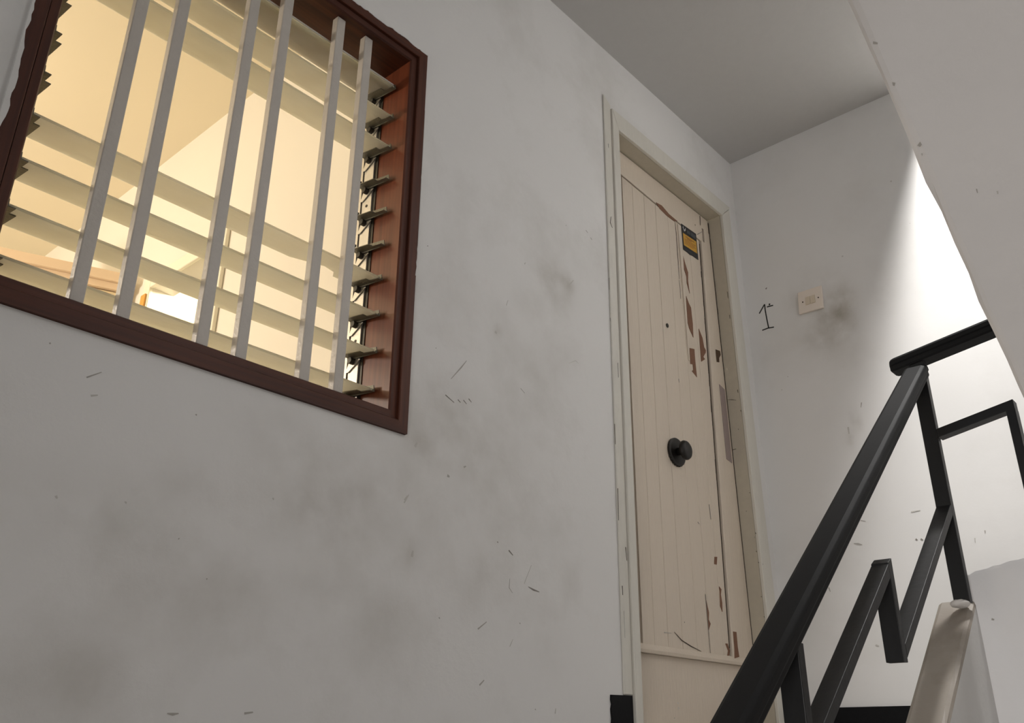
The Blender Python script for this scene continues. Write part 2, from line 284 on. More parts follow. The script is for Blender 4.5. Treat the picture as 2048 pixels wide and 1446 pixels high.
DIRT = (0.32, 0.285, 0.225)
M = dict(
    wall=plaster('wall_paint', (0.77, 0.755, 0.735), DIRT, 0.27),
    far=plaster('far_wall_paint', (0.76, 0.745, 0.725), DIRT, 0.12, relief=0.07),
    soffit=plaster('soffit_paint', (0.74, 0.715, 0.695), DIRT, 0.14),
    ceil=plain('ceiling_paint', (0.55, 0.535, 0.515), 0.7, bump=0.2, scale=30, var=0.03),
    curb=plaster('lit_curb_paint', (0.84, 0.83, 0.825), (0.33, 0.28, 0.22), 0.1),  # well curb: paler copy, light on its face put into the colour
    curb_shade=plaster('shaded_curb_paint', (0.60, 0.59, 0.575), (0.33, 0.28, 0.22), 0.15),  # flight curb: darker copy, shade on its side put into the colour
    curb_top=plaster('stained_shaded_curb_top', (0.31, 0.275, 0.235), (0.13, 0.10, 0.075), 1.0),  # brown stains, with shade also put into the base colour
    screed=plain('landing_screed', (0.14, 0.13, 0.12), 0.7, bump=0.3, scale=40, var=0.15),
    frame=wood('dark_varnish', (0.05, 0.0145, 0.0075), (0.10, 0.029, 0.0135), 0.45, 0),
    frame_v=wood('dark_varnish_upright', (0.055, 0.016, 0.0085), (0.11, 0.032, 0.0145), 0.45, 2),
    reveal=wood('lit_reveal_varnish', (0.105, 0.025, 0.0105), (0.19, 0.049, 0.020), 0.38, 2),  # frame varnish with the room's warm light painted into the colour
    bar=plain('white_bar_paint', (0.56, 0.515, 0.46), 0.42, bump=0.3, scale=120, var=0.04),
    glass=frosted_glass(),
    alu=plain('dull_aluminium', (0.62, 0.60, 0.55), 0.42, 0.55, bump=0.15, scale=80, var=0.1),
    clip=plain('grimy_clip_metal', (0.15, 0.14, 0.105), 0.5, 0.35, bump=0.3, scale=200, var=0.3),
    metal_and_shade=plain('grimy_metal_and_shade', (0.045, 0.04, 0.03), 0.5, 0.3),  # dark metal parts, also the painted shadow beside the channels
    casing=plain('cream_casing_paint', (0.66, 0.63, 0.56), 0.4, bump=0.35, scale=40, var=0.05, stretch=(3, 3, .4)),
    casing_dark=plain('dark_casing_paint', (0.50, 0.45, 0.36), 0.45, bump=0.3, scale=40, var=0.08),  # darker olive tone for door head and right jamb
    door=plain('cream_door_paint', (0.68, 0.585, 0.475), 0.38, bump=0.4, scale=50, var=0.05, stretch=(4, 4, .25)),
    groove=plain('brown_wood_in_gap', (0.075, 0.042, 0.02), 0.8),
    gap_band=plain('brown_gap_band', (0.36, 0.29, 0.22), 0.6, var=0.1),  # brown-beige band in the recess beside the boards
    bare=plain('bare_door_wood', (0.20, 0.095, 0.052), 0.75, bump=0.3, scale=90, var=0.2, stretch=(6, 6, .6)),
    mauve=plain('mauve_old_paint', (0.30, 0.235, 0.215), 0.5, bump=0.2, scale=60, var=0.08),
    bronze=plain('dark_bronze', (0.016, 0.0135, 0.011), 0.42, 0.35, bump=0.1, scale=80, var=0.2),
    black=plain('black_rail_paint', (0.0085, 0.0085, 0.009), 0.45, bump=0.12, scale=70, var=0.15, spec=0.35),
    rail=plain('black_handrail_plastic', (0.0105, 0.0105, 0.011), 0.62, bump=0.05, scale=60, spec=0.16),
    skirt=plain('black_skirting_paint', (0.006, 0.006, 0.007), 0.6, bump=0.15, scale=60, spec=0.15),
    plate=plain('cream_plastic', (0.78, 0.69, 0.60), 0.35),
    rocker=plain('aged_cream_plastic', (0.66, 0.56, 0.43), 0.35),
    screw=plain('rusty_screw', (0.07, 0.04, 0.025), 0.6, 0.3),
    ink=plain('black_ink', (0.012, 0.011, 0.010), 0.6),
    sc0=plain('faint_smudge', (0.54, 0.52, 0.48), 0.6),
    sc1=plain('grey_scuff', (0.41, 0.385, 0.35), 0.6),
    sc2=plain('dark_scuff', (0.22, 0.20, 0.175), 0.6),
    sc3=plain('crack_brown', (0.055, 0.038, 0.024), 0.8),
    stk_black=plain('sticker_black', (0.013, 0.012, 0.014), 0.4),
    stk_yellow=plain('sticker_yellow', (0.62, 0.33, 0.035), 0.4, var=0.1, scale=40),
    stk_orange=plain('sticker_print_orange', (0.33, 0.13, 0.018), 0.4),
    stk_grey=plain('sticker_print_grey', (0.055, 0.062, 0.068), 0.4),
    stk_white=plain('sticker_print_white', (0.55, 0.53, 0.53), 0.4),
    inwall=plain('warm_room_paint', (0.80, 0.76, 0.67), 0.6, bump=0.1, scale=20),
    inceil=plain('room_ceiling_paint', (0.80, 0.71, 0.52), 0.7),
    cab=plain('peach_cabinet', (0.84, 0.66, 0.47), 0.45, var=0.04, scale=12),
    cab_light=plain('pale_cabinet_panel', (0.84, 0.70, 0.46), 0.45),
    incase=plain('room_door_casing', (0.84, 0.80, 0.66), 0.4),
    orange=plain('orange_switch_plate', (0.72, 0.36, 0.08), 0.4),
    lampglass=emitter('lamp_glass', (1.0, 0.86, 0.55), 1.4),
    plug=plain('pale_plaster_lump', (0.66, 0.63, 0.60), 0.8, bump=0.5, scale=90),
)
SCUFF = [M['sc0'], M['sc1'], M['sc2'], M['sc3'], M['ink']]


# ------------------------------------------------------------------ mesh helpers
def link(name, me, parent=None):
    o = bpy.data.objects.new(name, me)
    COL.objects.link(o)
    if parent is not None:
        o.parent = parent
        o.matrix_parent_inverse = parent.matrix_world.inverted() if False else Matrix.Translation(-Vector(parent.location))
    return o


def obj(name, bm, mat, parent=None, bevel=0.0, seg=2, smooth=False):
    if bevel:
        bmesh.ops.remove_doubles(bm, verts=bm.verts, dist=1e-6)
        es = [e for e in bm.edges if len(e.link_faces) == 2 and e.calc_face_angle(0) > 0.5]
        bmesh.ops.bevel(bm, geom=es, offset=bevel, segments=seg, affect='EDGES', profile=0.5)
    bmesh.ops.recalc_face_normals(bm, faces=bm.faces)
    me = bpy.data.meshes.new(name)
    bm.to_mesh(me)
    bm.free()
    mats = mat if isinstance(mat, list) else [mat]
    for m in mats:
        me.materials.append(m)
    if smooth:
        for p in me.polygons:
            p.use_smooth = True
    return link(name, me, parent)


def box(bm, x0, x1, y0, y1, z0, z1, mi=0):
    vs = [bm.verts.new((x, y, z)) for x in (x0, x1) for y in (y0, y1) for z in (z0, z1)]
    for q in ((0, 1, 3, 2), (4, 6, 7, 5), (0, 4, 5, 1), (2, 3, 7, 6), (0, 2, 6, 4), (1, 5, 7, 3)):
        bm.faces.new([vs[i] for i in q]).material_index = mi
    return vs


def prism(bm, pts, axis, a, b, mi=0):
    """polygon pts in the plane normal to axis (0=x 1=y 2=z), extruded from a to b"""
    def mk(p, t):
        c = list(p)
        c.insert(axis, t)
        return bm.verts.new(c)
    lo = [mk(p, a) for p in pts]
    hi = [mk(p, b) for p in pts]
    bm.faces.new(lo).material_index = mi
    bm.faces.new(hi[::-1]).material_index = mi
    n = len(pts)
    for i in range(n):
        j = (i + 1) % n
        bm.faces.new((lo[j], lo[i], hi[i], hi[j])).material_index = mi


def beam(bm, p0, p1, prof, u, v=None):
    """profile (list of (a,b)) swept from p0 to p1; a along u, b along the third direction"""
    p0, p1 = Vector(p0), Vector(p1)
    d = (p1 - p0).normalized()
    u = Vector(u)
    if v is None:
        u = (u - d * u.dot(d)).normalized()
        v = d.cross(u)
        if v.z < 0:
            v = -v
    else:
        v = Vector(v)
    lo = [bm.verts.new(p0 + u * a + v * b) for a, b in prof]
    hi = [bm.verts.new(p1 + u * a + v * b) for a, b in prof]
    bm.faces.new(lo)
    bm.faces.new(hi[::-1])
    n = len(prof)
    for i in range(n):
        j = (i + 1) % n
        bm.faces.new((lo[j], lo[i], hi[i], hi[j]))


def rect(w, h):
    return [(-w / 2, -h / 2), (w / 2, -h / 2), (w / 2, h / 2), (-w / 2, h / 2)]


def disc(bm, c, axis, r, t, n=24, ry=None, bulge=0.0):
    """short turned disc along an axis"""
    ry = ry or r
    rings = [(0.0, 1.0), (t * 0.7, 1.0), (t, 0.88)] if not bulge else [(0, .72), (t * .25, .98), (t * .5, 1.0), (t * .8, .9), (t, .7)]
    prev = None
    first = None
    for off, k in rings:
        ring = []
        for i in range(n):
            a = 2 * math.pi * i / n
            p = [r * k * math.cos(a), ry * k * math.sin(a)]
            p.insert(axis, off if axis != 1 else -off)
            ring.append(bm.verts.new((c[0] + p[0], c[1] + p[1], c[2] + p[2])))
        if prev:
            for i in range(n):
                bm.faces.new((prev[i], prev[(i + 1) % n], ring[(i + 1) % n], ring[i]))
        else:
            first = ring
        prev = ring
    bm.faces.new(first)
    bm.faces.new(prev)


def empty(name, loc):
    o = bpy.data.objects.new(name, None)
    COL.objects.link(o)
    o.location = loc
    return o


def structure(o, label=None, cat=None):
    o['kind'] = 'structure'
    if label:
        o['label'] = label
    if cat:
        o['category'] = cat
    return o


def tag(o, label, cat, group=None):
    o['label'] = label
    o['category'] = cat
    if group:
        o['group'] = group
    return o


def grid_wall(name, mat, us, vs, holes, to3d, dirt, box_extra=None):
    """a wall face as a fine grid (so smudges can be stored as an attribute), with openings"""
    us = sorted(set(round(u, 4) for u in us))
    vs = sorted(set(round(v, 4) for v in vs))
    U, V = np.meshgrid(us, vs, indexing='ij')
    nu, nv = U.shape
    pts = to3d(U.ravel(), V.ravel())
    d = np.zeros(U.shape)
    for cu, cv_, ru, rv, s in dirt:
        d += s * np.exp(-((U - cu) / ru) ** 2 - ((V - cv_) / rv) ** 2)
    faces = []
    for i in range(nu - 1):
        cu = (us[i] + us[i + 1]) / 2
        for j in range(nv - 1):
            cv2 = (vs[j] + vs[j + 1]) / 2
            if any(a < cu < b and c < cv2 < e for a, b, c, e in holes):
                continue
            faces.append((i * nv + j, (i + 1) * nv + j, (i + 1) * nv + j + 1, i * nv + j + 1))
    verts = [tuple(p) for p in pts]
    base = len(verts)
    dv = list(d.ravel())
    if box_extra:
        ev, ef = box_extra
        verts += ev
        faces += [tuple(base + k for k in f) for f in ef]
        dv += [0.0] * len(ev)
    me = bpy.data.meshes.new(name)
    me.from_pydata(verts, [], faces)
    a = me.attributes.new('dirt', 'FLOAT', 'POINT')
    a.data.foreach_set('value', dv)
    me.materials.append(mat)
    me.update()
    return link(name, me)


def frange(a, b, s):
    n = max(1, int(math.ceil((b - a) / s)))
    return [a + (b - a) * i / n for i in range(n + 1)]


def mark_mesh(name, lst, to3d, thick, parent, taper=True, mats=SCUFF):
    """thin pencil, crack and scuff strokes lying on a surface; to3d(u, v, height)"""
    bm = bmesh.new()
    for pts, w, sh in lst:
        P = [Vector(p) for p in pts]
        n = len(P)
        left, rightv = [], []
        for i, p in enumerate(P):
            t = (P[min(i + 1, n - 1)] - P[max(i - 1, 0)])
            if t.length < 1e-9:
                t = Vector((0, 1))
            t.normalize()
            nn = Vector((-t.y, t.x))
            k = 1.0
            if taper and n > 2 and i in (0, n - 1):
                k = 0.35
            elif taper and n == 2 and i == 1:
                k = 0.6
            left.append(p + nn * w / 2 * k)
            rightv.append(p - nn * w / 2 * k)
        for i in range(n - 1):
            q = [left[i], left[i + 1], rightv[i + 1], rightv[i]]
            lo = [bm.verts.new(to3d(v.x, v.y, 0.0002)) for v in q]
            hi = [bm.verts.new(to3d(v.x, v.y, thick)) for v in q]
            for f in ((hi[0], hi[1], hi[2], hi[3]), (lo[0], lo[1], hi[1], hi[0]), (lo[1], lo[2], hi[2], hi[1]),
                      (lo[2], lo[3], hi[3], hi[2]), (lo[3], lo[0], hi[0], hi[3])):
                bm.faces.new(f).material_index = sh
    o = obj(name, bm, list(mats), parent)
    o['kind'] = 'stuff'
    return o


XF = 3.07            # far wall
ZC = 2.366           # ceiling of the landing
FLOOR = 0.02         # landing floor
WX0, WX1, WZ0, WZ1 = 0.325, 1.265, 0.643, 1.743      # window frame outside
DX0, DX1, DZ1 = 2.135, 2.965, 2.045                  # hole for the door

# ------------------------------------------------------------------ room shell
us = frange(-1.6, XF, 0.016) + [WX0, WX1, DX0, DX1]
vs = frange(-1.75, ZC, 0.016) + [WZ0, WZ1, FLOOR, DZ1]
holes = [(WX0, WX1, WZ0, WZ1), (DX0, DX1, FLOOR, DZ1)]
ev, ef = [], []


def quad(*p):
    b = len(ev)
    ev.extend(p)
    ef.append(tuple(range(b, b + len(p))))


for (a, b, c, d) in holes:                             # the sides of the openings, 0.2 m deep
    quad((a, 0, c), (a, .2, c), (a, .2, d), (a, 0, d))
    quad((b, 0, c), (b, .2, c), (b, .2, d), (b, 0, d))
    quad((a, 0, d), (a, .2, d), (b, .2, d), (b, 0, d))
    quad((a, 0, c), (a, .2, c), (b, .2, c), (b, 0, c))
for (a, b, c, d) in ((-1.6, WX0, -1.75, 2.75), (WX1, DX0, -1.75, 2.75), (DX1, XF + .15, -1.75, 2.75),
                     (WX0, WX1, -1.75, WZ0), (WX0, WX1, WZ1, 2.75), (DX0, DX1, DZ1, 2.75), (DX0, DX1, -1.75, FLOOR)):
    quad((a, .2, c), (b, .2, c), (b, .2, d), (a, .2, d))
wall_left = structure(grid_wall('wall_left', M['wall'], us, vs, holes,
                                lambda u, v: np.stack([u, 0 * u, v], 1), WALL_DIRT, (ev, ef)))
mark_mesh('scuff_marks', WALL_SCUFFS, lambda u, v, h: (u, -h, v), 0.0006, wall_left)

us = frange(-2.4, 0.0, 0.02)
vs = frange(-1.75, 5.6, 0.025)
wall_far = structure(grid_wall('wall_far', M['far'], us, vs, [],
                               lambda u, v: np.stack([0 * u + XF, u, v], 1), FAR_DIRT))
mark_mesh('scuff_marks', FAR_SCUFFS, lambda u, v, h: (XF - h, u, v), 0.0006, wall_far)
hw = mark_mesh('handwritten_number', HANDWRITING, lambda u, v, h: (XF - h, u, v), 0.0008, wall_far, taper=False)
del hw['kind']
hw['label'] = 'handwritten first floor mark, 1 with raised underlined dot, in black ink'

bm = bmesh.new()
box(bm, -1.6, XF, -2.4, -2.25, -1.75, 5.6)
structure(obj('wall_right', bm, M['wall']))

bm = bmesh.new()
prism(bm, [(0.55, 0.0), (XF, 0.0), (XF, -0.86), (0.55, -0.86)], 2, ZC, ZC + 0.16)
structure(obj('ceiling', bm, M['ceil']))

bm = bmesh.new()                                        # landing slab
box(bm, 2.12, XF, -2.25, 0.0, FLOOR - 0.16, FLOOR)
structure(obj('floor', bm, M['screed']))

bm = bmesh.new()                                        # half landing under the camera
box(bm, -1.6, -0.13, -2.25, 0.0, -1.71, -1.51)
structure(obj('floor_lower', bm, M['screed']))

# steps of the flight that climbs beside the window wall
for k in range(9):
    x1 = 2.12 - k * 0.25
    bm = bmesh.new()
    z1 = FLOOR - (k + 1) * 0.17
    box(bm, x1 - 0.25, x1 - 0.0005, -0.838, -0.001, z1 - 0.17, z1)
    s = structure(obj('stair_step', bm, M['screed']))

# soffit of the flight above: a sloping slab with a worn arris
SL = -0.788


def soffit_z(x):
    return 0.862 + SL * (x - 0.906)


n = 90
xs = [-1.5 + (2.02 + 1.5) * i / n for i in range(n + 1)]
bm = bmesh.new()
rows = []
for i, x in enumerate(xs):
    j1 = random.uniform(-.0025, .0025)
    j2 = random.uniform(-.002, .002)
    z = soffit_z(x)
    prof = [(-2.25, z), (-1.9, z), (-1.55, z), (-1.212 + j1, z), (-1.2055 + j1 * .5, z + .003), (-1.2 + j2, z + .010 + j1), (-1.2, z + .05), (-1.2, z + .20), (-2.25, z + .20)]
    rows.append([bm.verts.new((x, y, zz)) for y, zz in prof])
for i in range(n):
    m_ = len(rows[0])
    for k in range(m_):
        k2 = (k + 1) % m_
        bm.faces.new((rows[i][k], rows[i + 1][k], rows[i + 1][k2], rows[i][k2]))
bm.faces.new(rows[0])
bm.faces.new(rows[-1][::-1])
for f in bm.faces:
    if f.calc_center_median().z > soffit_z(f.calc_center_median().x) + .15:
        f.material_index = 1                             # the back of the slab carries the treads
sof = structure(obj('ceiling_soffit', bm, [M['soffit'], M['screed']]))
at = sof.data.attributes.new('dirt', 'FLOAT', 'POINT')
mark_mesh('scuff_marks', SOFFIT_SCUFFS, lambda u, v, h: (u, v, soffit_z(u) - h), 0.0008, sof)

# plaster curb that carries the railing of the lower flight
CY0, CY1 = -0.915, -0.840
cs = 0.77


def curb_z(x):
    return 0.283 + cs * (x - 2.046)


bm = bmesh.new()
n = 40
xs = [-0.1 + 2.07 * i / n for i in range(n + 1)] + [2.0, 2.03, 2.0445]
rows = []
for i, x in enumerate(xs):
    z = curb_z(x)
    if x > 1.985:
        z = min(z, 0.272 + 0.02 * (x - 1.985) / .06)
    j = random.uniform(-.002, .002)
    rows.append([bm.verts.new(p) for p in ((x, CY0, z - .62), (x, CY0, z - .012), (x, CY0 + .002 + j * .5, z - .004), (x, CY0 + .009, z + j * .6),
                                           (x, CY1 - .010, z + j * .6), (x, CY1 - .003, z - .004), (x, CY1, z - .012), (x, CY1, z - .62))])
for i in range(len(rows) - 1):
    for k in range(8):
        k2 = (k + 1) % 8
        f = bm.faces.new((rows[i][k], rows[i + 1][k], rows[i + 1][k2], rows[i][k2]))
        f.material_index = 1 if k in (1, 2, 3, 4, 5) else 0
bm.faces.new(rows[0])
bm.faces.new(rows[-1][::-1])
curb = structure(obj('trim_1', bm, [M['curb_shade'], M['curb_top']]))

# curb across the well, from the end of the lower one to the flight above
bm = bmesh.new()
n = 24
rows = []
for i in range(n + 1):
    y = -0.902 - (1.195 - 0.902) * i / n
    z = 0.336 + 0.187 * (-0.917 - y) + random.uniform(-.0018, .0018)
    rows.append([bm.verts.new(p) for p in ((2.045, y, -.9), (2.045, y, z - .006), (2.046, y, z), (2.118, y, z), (2.119, y, z - .006), (2.119, y, -.9))])
for i in range(n):
    for k in range(6):
        k2 = (k + 1) % 6
        bm.faces.new((rows[i][k], rows[i + 1][k], rows[i + 1][k2], rows[i][k2]))
bm.faces.new(rows[0])
bm.faces.new(rows[-1][::-1])
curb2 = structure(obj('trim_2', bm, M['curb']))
mark_mesh('scuff_marks', CURB_SCUFFS, lambda u, v, h: (2.045 - h, u, v), 0.0008, curb2)

# black skirting
bm = bmesh.new()
pts = [(2.017, FLOOR)] + [(2.017 + random.uniform(-.002, .003), FLOOR + 0.103 * i / 9) for i in range(1, 9)] + [(2.017, 0.1235), (2.083, 0.1245), (2.1145, 0.1245), (2.1145, FLOOR)]
prism(bm, pts, 1, -0.004, -0.0005)
structure(obj('baseboard_left', bm, M['skirt']))
bm = bmesh.new()
box(bm, XF - 0.009, XF - 0.0005, -2.25, -0.02, FLOOR + .0005, 0.121)
bsf = structure(obj('baseboard_far', bm, M['skirt']))

# ------------------------------------------------------------------ window_1
win = structure(empty('window_1', ((WX0 + WX1) / 2, 0.0, WZ0)))
F0, F1 = 0.0285, 0.0215        # outer strip, inner strip


def frame_piece(name, horizontal, outer, sgn, a, b, mats):
    """outer strip proud of the wall, inner strip set back behind a groove, deep reveal behind"""
    bm = bmesh.new()
    prof = [(0, -0.008), (F0 - .002, -0.008), (F0, -0.006), (F0, 0.002), (F0 + .003, 0.004), (F0 + .003, 0.001),
            (F0 + F1 - .003, 0.001), (F0 + F1, 0.005), (F0 + F1, 0.205), (0, 0.205)]
    w = F0 + F1

    def pt(u, y, end):
        pos = outer - sgn * u
        if horizontal:
            x = (a + u) if end == 0 else (b - u)
            return (x, y, pos)
        z = (a + u) if end == 0 else (b - u)
        return (pos, y, z)
    lo = [bm.verts.new(pt(u, y, 0)) for u, y in prof]
    hi = [bm.verts.new(pt(u, y, 1)) for u, y in prof]
    bm.faces.new(lo)
    bm.faces.new(hi[::-1])
    n = len(prof)
    for i in range(n):
        j = (i + 1) % n
        f = bm.faces.new((lo[j], lo[i], hi[i], hi[j]))
        f.material_index = 1 if i >= 7 and len(mats) > 1 else 0
    return obj(name, bm, mats, win)


e = 0.0006
frame_piece('frame_jamb', False, WX1 - e, 1, WZ0 + e, WZ1 - e, [M['frame_v'], M['reveal']])
frame_piece('frame_jamb', False, WX0 + e, -1, WZ0 + e, WZ1 - e, [M['frame_v']])
frame_piece('frame_head', True, WZ1 - e, 1, WX0 + e, WX1 - e, [M['frame'], M['frame']])
frame_piece('frame_sill', True, WZ0 + e, -1, WX0 + e, WX1 - e, [M['frame'], M['frame']])
IX0, IX1, IZ0, IZ1 = WX0 + .0506, WX1 - .0506, WZ0 + .0506, WZ1 - .0506

# ragged plaster lapping over the frame edge
bm = bmesh.new()
for (p0, p1, nrm, seed, lo_, hi_, cnt) in (((0.90, WZ1), (WX1, WZ1), (0, -1), 3, 0.0, .0075, 60), ((WX0, 0.93), (WX0, 1.30), (1, 0), 5, 0.0, .011, 30),
                                           ((WX1, 1.05), (WX1, 1.55), (-1, 0), 9, -.004, .004, 40)):
    rr = random.Random(seed)
    v = 0.003
    top, bot = [], []
    for i in range(cnt + 1):
        t = i / cnt
        v = min(hi_, max(lo_, v + rr.uniform(-.0028, .0028)))
        x = p0[0] + (p1[0] - p0[0]) * t
        z = p0[1] + (p1[1] - p0[1]) * t
        top.append((x - nrm[0] * .0002, z - nrm[1] * .0002))
        bot.append((x + nrm[0] * max(v, .0003), z + nrm[1] * max(v, .0003)))
    for i in range(cnt):
        prism(bm, [top[i], top[i + 1], bot[i + 1], bot[i]], 1, -0.0092, 0.0)
lap = obj('plaster_lap', bm, M['wall'], wall_left)
lap['kind'] = 'stuff'

# six security bars, in pairs
BX = [0.522, 0.605, 0.762, 0.847, 0.999, 1.088]
for bx in BX:
    bm = bmesh.new()
    box(bm, bx - .0145, bx + .0105, 0.0215, 0.0435, IZ0, IZ1)
    obj('security_bar', bm, M['bar'], win, bevel=0.0022)
bm = bmesh.new()
for x, z, s in ((0.7565, 0.905, .006), (0.760, 0.897, .005), (0.756, 0.862, .008), (0.604, 0.99, .002), (1.006, 1.32, .003), (0.849, 1.51, .003), (0.851, 0.93, .004), (0.754, 0.906, .003)):
    vs_ = [(x - s * .35, z - s * .4), (x + s * .25, z - s * .6), (x + s * .4, z + s * .3), (x, z + s * .8)]
    prism(bm, vs_, 1, 0.0218, 0.0228)
o = obj('paint_nick', bm, M['sc3'], win)
o['kind'] = 'stuff'
o['label'] = 'dark chipped spots on white bars'

# louvre mechanism: aluminium channels, clips and glass blades
NB, ZT, DZ = 10, 1.617, 0.0967
TILT = math.radians(9.0)


def tilt_pt(yy, zz, z0):
    """blade coordinates: yy back from the outer edge, zz up; tips at Y = 0.047"""
    c, s = math.cos(TILT), math.sin(TILT)
    return (0.0475 + yy * c - zz * s, z0 + yy * s + zz * c)


for side, xin in (('r', IX1), ('l', IX0)):
    sg = 1 if side == 'r' else -1
    bm = bmesh.new()
    x_a, x_b = sorted((xin - sg * .0005, xin - sg * .006))
    box(bm, x_a, x_b, 0.118, 0.156, IZ0 + .001, IZ1 - .001)
    ch = obj('louvre_channel', bm, M['alu'], win, bevel=0.0008)
    bm = bmesh.new()
    x_a, x_b = sorted((xin - sg * .0004, xin - sg * .002))
    box(bm, x_a, x_b, 0.107, 0.1175, IZ0 + .001, IZ1 - .001)
    obj('channel_shadow', bm, M['metal_and_shade'], win)  # thin dark strip painting the shadow along the channel edge
    bm = bmesh.new()
    x_a, x_b = sorted((xin - sg * .0065, xin - sg * .009))
    box(bm, x_a, x_b, 0.158, 0.170, IZ0 + .001, IZ1 - .001)
    box(bm, min(xin - sg * .0005, xin - sg * .0065), max(xin - sg * .0005, xin - sg * .0065), 0.166, 0.196, IZ0 + .001, IZ1 - .001)
    lb = obj('link_bar', bm, M['alu'], win)
    bm = bmesh.new()
    for k in range(NB):
        z0 = ZT - k * DZ
        if k % 2 == 0:
            disc(bm, (xin - sg * .0062, 0.136, z0 + .055), 0, .004, -sg * .0012, 10)
        disc(bm, (xin - sg * .0092, 0.166, z0 + .042), 0, .0045, -sg * .002, 10)
    o = obj('rivet', bm, M['metal_and_shade'], win)
    o['kind'] = 'stuff'
    for k in range(NB):
        z0 = ZT - k * DZ
        bm = bmesh.new()
        xo = xin - sg * .0135            # blade end
        x_lip0, x_lip1 = sorted((xo + sg * .0015, xo + sg * .0035))
        # end lip
        pts = [tilt_pt(-.004, -.004, z0), tilt_pt(.106, -.010, z0), tilt_pt(.112, .002, z0), tilt_pt(.106, .014, z0), tilt_pt(.002, .012, z0)]
        prism(bm, pts, 0, x_lip0, x_lip1)
        # tongue under the blade
        x_t0, x_t1 = sorted((xo + sg * .0015, xo - sg * .022))
        prism(bm, [tilt_pt(.030, -.0045, z0), tilt_pt(.104, -.0045, z0), tilt_pt(.104, -.0025, z0), tilt_pt(.030, -.0025, z0)], 0, x_t0, x_t1)
        x_t0, x_t1 = sorted((xo + sg * .0015, xo - sg * .010))
        prism(bm, [tilt_pt(-.004, -.0045, z0), tilt_pt(.030, -.0045, z0), tilt_pt(.030, -.0025, z0), tilt_pt(-.004, -.0025, z0)], 0, x_t0, x_t1)
        c_ = obj('louvre_clip', bm, M['clip'], ch)
        # pivot boss and lever
        bm = bmesh.new()
        yb, zb = tilt_pt(.085, -.016, z0)
        disc(bm, (xin - sg * .0095, yb, zb + .002), 0, .0085, -sg * .012, 14)
        obj('pivot', bm, M['metal_and_shade'], ch)
        bm = bmesh.new()
        prism(bm, [tilt_pt(.060, -.010, z0), tilt_pt(.100, -.010, z0), tilt_pt(.108, -.040, z0), tilt_pt(.098, -.040, z0)], 0, min(xin - sg * .0075, xin - sg * .0095), max(xin - sg * .0075, xin - sg * .0095))
        obj('lever', bm, M['alu'], ch)

blade_bm = bmesh.new()
GX0, GX1 = IX0 + .014, IX1 - .014
pts = [(0, .0005), (.004, -.0012), (.104, -.0012), (.104, .0042), (.004, .0042), (0, .0028)]
prism(blade_bm, [tilt_pt(a, b, 0.0) for a, b in pts], 0, GX0, GX1)
bmesh.ops.recalc_face_normals(blade_bm, faces=blade_bm.faces)
blade_me = bpy.data.meshes.new('glass_louvre')
blade_bm.to_mesh(blade_me)
blade_bm.free()
blade_me.materials.append(M['glass'])
broken = bmesh.new()                                     # the seventh blade has a broken bite in its back edge
outline = [(GX0, .002), (GX1, .002), (GX1, .104), (1.135, .104), (1.118, .078), (1.085, .070), (1.060, .079), (1.035, .092), (1.008, .104), (GX0, .104)]
lo_ = [broken.verts.new((x, *tilt_pt(a, -.0012, 0.0))) for x, a in outline]
hi_ = [broken.verts.new((x, *tilt_pt(a, .0042, 0.0))) for x, a in outline]
broken.faces.new(lo_)
broken.faces.new(hi_[::-1])
for i in range(len(outline)):
    j = (i + 1) % len(outline)
    broken.faces.new((lo_[j], lo_[i], hi_[i], hi_[j]))
bmesh.ops.recalc_face_normals(broken, faces=broken.faces)
broken_me = bpy.data.meshes.new('glass_louvre')
broken.to_mesh(broken_me)
broken.free()
broken_me.materials.append(M['glass'])
for k in (0, 1, 2, 6, 7, 8, 9):
    o = link('glass_louvre', broken_me if k == 6 else blade_me, win)
    if k == 6:
        o['label'] = 'frosted glass louvre with a broken back edge'
    o.location = Vector((0, 0, ZT - k * DZ))
# thin pale strip above the top blade
bm = bmesh.new()
box(bm, GX0, GX1, 0.050, 0.062, ZT + .0075, ZT + .0125)
obj('top_blade_strip', bm, M['alu'], win)

# ------------------------------------------------------------------ door_1
door = structure(empty('door_1', (2.55, 0.03, FLOOR)))
# lining of the opening (head and jambs, leaning a little as the photo shows)
OX0t, OX0b, OX1t, OX1b, OZ = 2.183, 2.150, 2.919, 2.948, 2.024
bm = bmesh.new()
prism(bm, [(DX0 + .001, FLOOR + .001), (OX0b, FLOOR + .001), (OX0t, OZ), (DX0 + .001, OZ)], 1, 0.0, 0.2)
obj('door_jamb', bm, M['casing'], door)
bm = bmesh.new()
prism(bm, [(OX1b, FLOOR + .001), (DX1 - .001, FLOOR + .001), (DX1 - .001, OZ), (OX1t, OZ)], 1, 0.0, 0.2)
obj('door_jamb', bm, M['casing_dark'], door)
bm = bmesh.new()
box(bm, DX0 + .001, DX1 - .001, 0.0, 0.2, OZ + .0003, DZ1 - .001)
obj('door_head', bm, M['casing_dark'], door)
